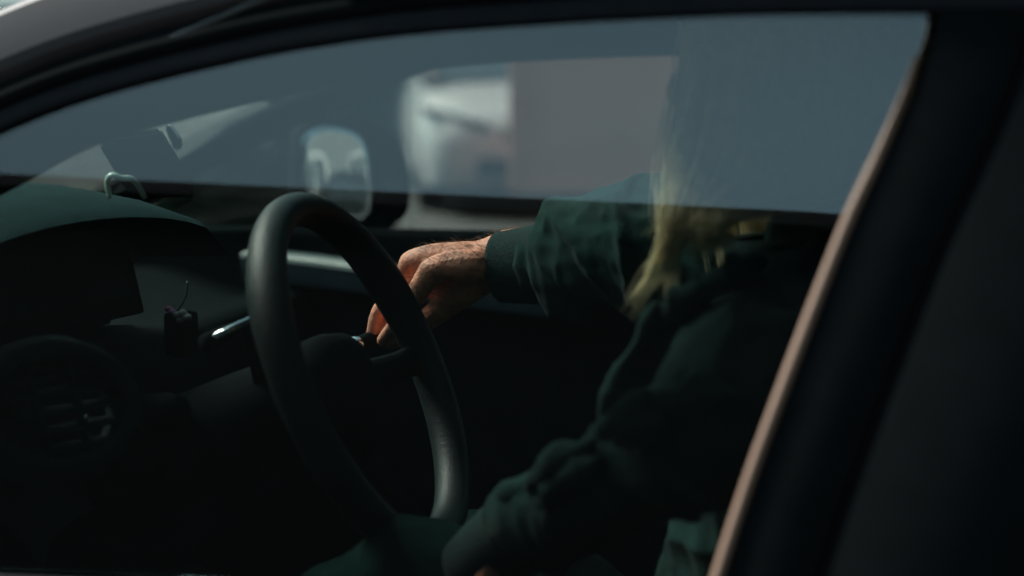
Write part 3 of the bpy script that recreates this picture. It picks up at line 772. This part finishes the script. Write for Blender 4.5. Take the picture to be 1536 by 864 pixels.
# legs
for s, kx, ky in ((1, (700, 870), .60), (-1, (610, 905), .31)):
    kn = at(*kx, Y=ky); hip = pelvis + Vector((-.02, s * .09, -.02)); an = Vector((kn.x - .28, ky, .42))
    limb(bm, [hip, kn], [.085, .062]); limb(bm, [kn, kn.lerp(an, .5), an], [.06, .055, .038]); limb(bm, [an + Vector((.05, 0, -.04)), an + Vector((-.17, 0, -.05))], [(.035, .03), (.04, .022)])
# right hand: wrist, palm, knuckles, fingers, thumb  (image points and depth)
def P(x, y, Y): return at(x, y, Y=Y)
limb(bm, [P(790, 388, .705), P(760, 390, .702), P(735, 394, .698), P(690, 398, .69), P(645, 404, .682)], [(.030, .036), (.029, .034), (.028, .029), (.030, .022), (.028, .017)], 16)
MC = {'i': P(645, 410, .656), 'm': P(617, 397, .680), 'r': P(616, 402, .708), 'p': P(628, 408, .732)}
wb = {'i': P(715, 400, .674), 'm': P(712, 389, .690), 'r': P(712, 389, .708), 'p': P(714, 394, .722)}
for k in 'imrp':
    limb(bm, [P(735, 402, .697), wb[k], wb[k].lerp(MC[k], .6) + Vector((0, 0, .004)), MC[k]], [.024, .0205, .0175, .0155], 12)
    ball(bm, MC[k] + Vector((.001, 0, .002)), (.0155, .0145, .0145), 12)
limb(bm, [P(700, 428, .690), P(660, 432, .695)], [.022, .018], 12)
limb(bm, [MC['i'], P(618, 450, .652), P(597, 482, .654), P(574, 511, .658)], [.0145, .0120, .0095, .0075], 12)
limb(bm, [MC['m'], P(590, 440, .682), P(568, 470, .676), P(558, 505, .668)], [.0130, .0110, .0096, .0078], 12)
limb(bm, [MC['r'], P(592, 446, .712), P(577, 476, .702), P(574, 504, .690)], [.0125, .0104, .0092, .0075], 12)
limb(bm, [MC['p'], P(606, 452, .736), P(594, 478, .726), P(592, 500, .712)], [.0110, .0092, .0082, .0068], 12)
limb(bm, [P(718, 420, .690), P(676, 452, .684), P(632, 486, .678), P(586, 513, .670)], [.020, .0155, .0125, .0090], 12)
# tendons and veins on the back of the hand
for k in 'imr':
    a = wb[k].lerp(MC[k], .2) + Vector((0, -.006, .0195)); limb(bm, [a, wb[k].lerp(MC[k], .65) + Vector((0, -.005, .0190)), MC[k] + Vector((0, -.002, .0145))], [.0026, .0036, .0036], 8, ends=False)
limb(bm, [P(722, 388, .675), P(695, 396, .668), P(668, 392, .666), P(645, 398, .668)], [.0022, .0026, .0024, .002], 8, ends=False)
limb(bm, [P(690, 398, .665), P(668, 408, .656)], [.002, .002], 8, ends=False)
# left hand resting in the lap
LM = wrL + (wrL - elL).normalized() * .0
fd = Vector((-.45, .25, -.86)).normalized(); sd = Vector((.0, 1, .1)).normalized()
for q, (ky, ln) in enumerate(((-.03, .068), (-.01, .074), (.011, .070), (.03, .056))):
    a = wrL + fd * .02 + sd * ky * .6; b = wrL + fd * .088 + sd * ky
    limb(bm, [a, b], [.016, .0125], 10)
    limb(bm, [b, b + fd * ln * .45 + Vector((0, 0, -.006)), b + fd * ln * .75 + Vector((.005, 0, -.018)), b + fd * ln * .85 + Vector((.014, 0, -.034))], [.0105, .0095, .0085, .007], 10)
limb(bm, [wrL + fd * .025 + sd * .02, wrL + fd * .05 + sd * .05, wrL + fd * .09 + sd * .062, wrL + fd * .115 + sd * .055], [.016, .012, .0105, .008], 10)
body = link('person', voxel(bm, .0024, 4), MT['skin'])
tag(body, 'driver with long blonde hair in a dark green jacket reaching past the steering wheel', 'person')

# jacket: torso and sleeves in one shell with folds
def cloth_folds(me, amp, freq, seed, axis=None):
    off = Vector((seed * 3.1, seed * 1.7, seed))
    N = len(me.vertices)
    nn = [x.vector.copy() for x in me.vertex_normals]; out = []
    for v, nv in zip(me.vertices, nn):
        p = v.co.copy()
        q = Vector((p.x * freq * 1.0 + p.z * freq * .8, p.y * freq * .7, p.z * freq * .5 - p.x * freq * .35)) + off
        f = 1 - abs(noise.noise(q)) * 2.2
        f2 = noise.noise(q * 2.3)
        out.extend(p + nv * (amp * (max(0, f) ** 2 * .9 + .35 * f2 + .22 * (1 - abs(noise.noise(q * 4.1)) * 2))))
    me.vertices.foreach_set('co', out); me.update()
bm = bmesh.new()
limb(bm, [pelvis + Vector((0, 0, .0)), pelvis.lerp(chest, .5) + Vector((-.015, 0, 0)), chest + Vector((-.01, 0, 0)), neck + Vector((.01, 0, -.03))], [(.185, .15), (.19, .15), (.19, .14), (.095, .085)], 20)
limb(bm, [neck + Vector((.02, .05, -.06)), shR + Vector((0, -.02, 0))], [.075, .08]); limb(bm, [neck + Vector((.02, -.05, -.06)), shL + Vector((0, .02, 0))], [.075, .08])
limb(bm, [shR, shR.lerp(elR, .55) + Vector((0, 0, -.005)), elR + Vector((0, 0, .0)), P(905, 386, .675), P(862, 390, .685), P(838, 394, .688), P(828, 396, .689)], [.088, .082, .073, .070, .066, .058, .045], 20)
limb(bm, [shL, shL.lerp(elL, .5) + Vector((0, -.02, 0)), elL, elL.lerp(wrL, .4), elL.lerp(wrL, .85), wrL.lerp(elL, .05)], [.086, .072, .050, .043, .039, .034], 20)
# pressed folds of the near sleeve and the overlapped front edge
for pts_, r_f in (([P(902, 652, .120), P(935, 628, .105), P(968, 606, .10)], .010), ([P(925, 662, .108), P(958, 640, .095), P(985, 640, .09)], .0065), ([P(795, 728, .19), P(845, 692, .165), P(893, 660, .14)], .0065),
                  ([P(760, 752, .225), P(776, 736, .21), P(802, 730, .20)], .008), ([P(812, 752, .18), P(862, 716, .15), P(900, 690, .13)], .006), ([P(968, 612, .11), P(1040, 596, .10), P(1110, 590, .10)], .009),
                  ([P(985, 470, .27), P(940, 540, .25), P(918, 590, .235), P(905, 628, .225)], .0075), ([P(1010, 462, .25), P(1060, 432, .24), P(1140, 392, .23)], .009)):
    limb(bm, pts_, [r_f * .7] + [r_f] * (len(pts_) - 2) + [r_f * .6], 10)
me = voxel(bm, .0034, 2); cloth_folds(me, .0105, 12, 2)
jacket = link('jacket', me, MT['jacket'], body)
# knit cuffs
def cuff(path, rad, parent=jacket):
    bm = bmesh.new(); p = spline(path, 6); r = lerp_list(rad, 6)
    fr = frames(p); n = 72; rs = []
    for q, (t, s, u), k in zip(p, fr, r):
        rs.append([q + (s * math.cos(a) * .92 + u * math.sin(a)) * (k * (1 + .018 * math.sin(a * 36))) for a in [j * 2 * math.pi / n for j in range(n)]])
    end = rs[-1]; c = p[-1]; rs.append([c + (x - c) * .85 for x in end]); rings(bm, rs, True, False)
    return mb(bm, 'cuff', MT['knit'], parent)
cuff([P(836, 393, .688), P(805, 397, .694), P(778, 399, .698), P(752, 401, .700)], [.048, .044, .042, .040])
cuff([wrL.lerp(elL, .08), wrL.lerp(elL, -.06) + Vector((0, 0, -.004)), wrL.lerp(elL, -.22) + Vector((.004, 0, -.016))], [.037, .0375, .039])
# zip pull, tab and collar
bm = bmesh.new(); tube(bm, spline([P(826, 322, .655), P(822, 318, .652), P(819, 324, .65), P(817, 330, .65)], 4), .0013, 6); mb(bm, 'zip_pull', MT['chrome'], jacket)
cz = neck + Vector((-.01, 0, -.035)); bm = bmesh.new(); rs = []
for h, k in ((-.03, 1.12), (0, 1.08), (.035, 1.02), (.04, .98), (.035, .94), (-.03, 1.0)):
    rs.append([cz + Vector((math.cos(a) * .088 * k - h * .2, math.sin(a) * .080 * k, h + .01 * math.cos(a))) for a in [j * 2 * math.pi / 32 for j in range(32)]])
rings(bm, rs, True, False); mb(bm, 'collar', MT['knit'], jacket)
# trousers
bm = bmesh.new()
limb(bm, [pelvis + Vector((.03, -.06, 0)), pelvis + Vector((.03, .06, 0))], [.14, .14])
for s, kx, ky in ((1, (700, 870), .60), (-1, (610, 905), .31)):
    kn = at(*kx, Y=ky); hip = pelvis + Vector((-.02, s * .09, -.02)); an = Vector((kn.x - .28, ky, .42))
    limb(bm, [hip, hip.lerp(kn, .5), kn, kn.lerp(an, .5), an], [.11, .095, .078, .07, .06], 18)
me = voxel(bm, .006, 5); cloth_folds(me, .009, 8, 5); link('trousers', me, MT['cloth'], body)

# hair: scalp cap plus long strands falling in front of the near shoulder
bm = bmesh.new()
def strand(pts, r0, n=4):
    p = spline(pts, 3); m = len(p)
    tube(bm, p, [r0 * (1 - .88 * (i / (m - 1)) ** 1.6) for i in range(m)], n, cap=False)
rnd = random.Random(3)
sc_c = HC + Vector((.014, 0, .032))
for i in range(3000):
    # root on the scalp
    az = rnd.uniform(0, 2 * math.pi); el = math.acos(rnd.uniform(-.15, 1))
    d = Vector((math.sin(el) * math.cos(az), math.sin(el) * math.sin(az), math.cos(el)))
    if (d.x < -.75 and d.z < .45) or (d.y > .45 and d.z < .5): continue
    root = sc_c + Vector((d.x * .103, d.y * .084, d.z * .097))
    side = -1 if d.y < rnd.uniform(-.1, .25) else 1
    # side of the head, then down
    ang = math.atan2(d.y, d.x)
    hx = d.x * .9 + rnd.uniform(-.15, .15)
    p1 = sc_c + Vector((hx * .112, side * (.088 + rnd.uniform(0, .012)) * math.sqrt(max(.12, 1 - (hx * .9) ** 2)), -.01 + rnd.uniform(-.02, .02)))
    p2 = p1 + Vector((-.018 + rnd.uniform(-.008, .008), side * rnd.uniform(-.01, .012), -.10))
    if side < 0:
        u = min(1, max(0, (hx + .9) / 1.8))
        t3 = P(980 + 120 * u + rnd.uniform(-6, 6), 330 + rnd.uniform(-8, 8), .335 + rnd.uniform(-.03, .03))
        ln = rnd.random()
        t4 = P(990 + 40 * u + rnd.uniform(-10, 14), 405 + rnd.uniform(-6, 10), .32 + rnd.uniform(-.02, .02))
        w1 = rnd.gauss(0, 1); w2 = rnd.gauss(0, 1)
        if rnd.random() < .66:
            tl = [P(988 + 10 * w1, 400 + 5 * w2, .32), P(972 + 8 * w1, 426 + 5 * w2, .312), P(955 + 7 * w1 + 3 * w2, 450 + 4 * w2, .306), P(948 + 9 * w2, 478 + 6 * w1, .303), P(950 + 12 * w2, 508 + 9 * w1, .30)]
        else:
            tl = [P(1004 + 9 * w1, 402 + 5 * w2, .318), P(1011 + 6 * w1, 424 + 4 * w2, .312), P(1006 + 7 * w1, 446 + 4 * w2, .307), P(990 + 9 * w2, 466 + 5 * w1, .303), P(974 + 9 * w2, 486 + 8 * w1, .30)]
        pts = [root, root.lerp(p1, .5) + d * .016, p1, p2, t3]
        if u < .6 and ln > .08:
            pts += tl; cut = rnd.uniform(.80, 1.0)
        else:
            pts += [t3 + Vector((-.006 + rnd.uniform(-.01, .01), 0, -.015 - .035 * ln * (1 - .7 * u)))]; cut = 1
        if cut < 1:
            pp = interp_path(spline(pts, 3), 26); pts = pp[:max(8, int(26 * cut))][::2]
    else:
        pts = [root, root.lerp(p1, .5) + d * .016, p1, p2, p2 + Vector((.01, .0, -.10)), p2 + Vector((.02, .01, -.16 - .04 * rnd.random()))]
    strand(pts, rnd.uniform(.0006, .0014))
me_h = bmesh.new()
hair = mb(bm, 'hair', MT['hair'], body); hair['kind'] = 'stuff'; me_h.free()
bm = bmesh.new(); g0 = bmesh.ops.create_uvsphere(bm, u_segments=24, v_segments=14, radius=1)
bmesh.ops.scale(bm, vec=(.104, .086, .098), verts=bm.verts); bmesh.ops.translate(bm, vec=sc_c, verts=bm.verts)
bmesh.ops.delete(bm, geom=[v for v in bm.verts if (v.co.z < HC.z - .03 and v.co.x < HC.x + .06) or (v.co.x < HC.x - .06 and v.co.z < HC.z + .07)], context='VERTS')
mb(bm, 'scalp_hair', MT['hair'], body)
# fine hair on the back of the hand and wrist
bm = bmesh.new(); bmd = body.data
cand = [p for p in bmd.polygons if (wrR - p.center).length < .11 and p.normal.z > -.2 and p.center.x > MC['m'].x + .015]
rnd.shuffle(cand)
for p in cand[:1300]:
    c = Vector(p.center); nrm = Vector(p.normal); l = rnd.uniform(.006, .013)
    dr = (Vector((-.7, rnd.uniform(-.4, .4), rnd.uniform(-.5, .1))) + nrm * .75).normalized()
    s = dr.cross(nrm).normalized() * .00022; m_ = c + dr * l * .5; e = c + dr * l + Vector((-.25, 0, -.35)) * l * .5
    v = [bm.verts.new(c - s), bm.verts.new(c + s), bm.verts.new(m_ + s * .7), bm.verts.new(e), bm.verts.new(m_ - s * .7), bm.verts.new(c + nrm * .0003)]
    bm.faces.new((v[0], v[1], v[2], v[4])); bm.faces.new((v[4], v[2], v[3])); bm.faces.new((v[1], v[5], v[2])); 
ah = mb(bm, 'hand_hair', MT['armhair'], body); ah['kind'] = 'stuff'
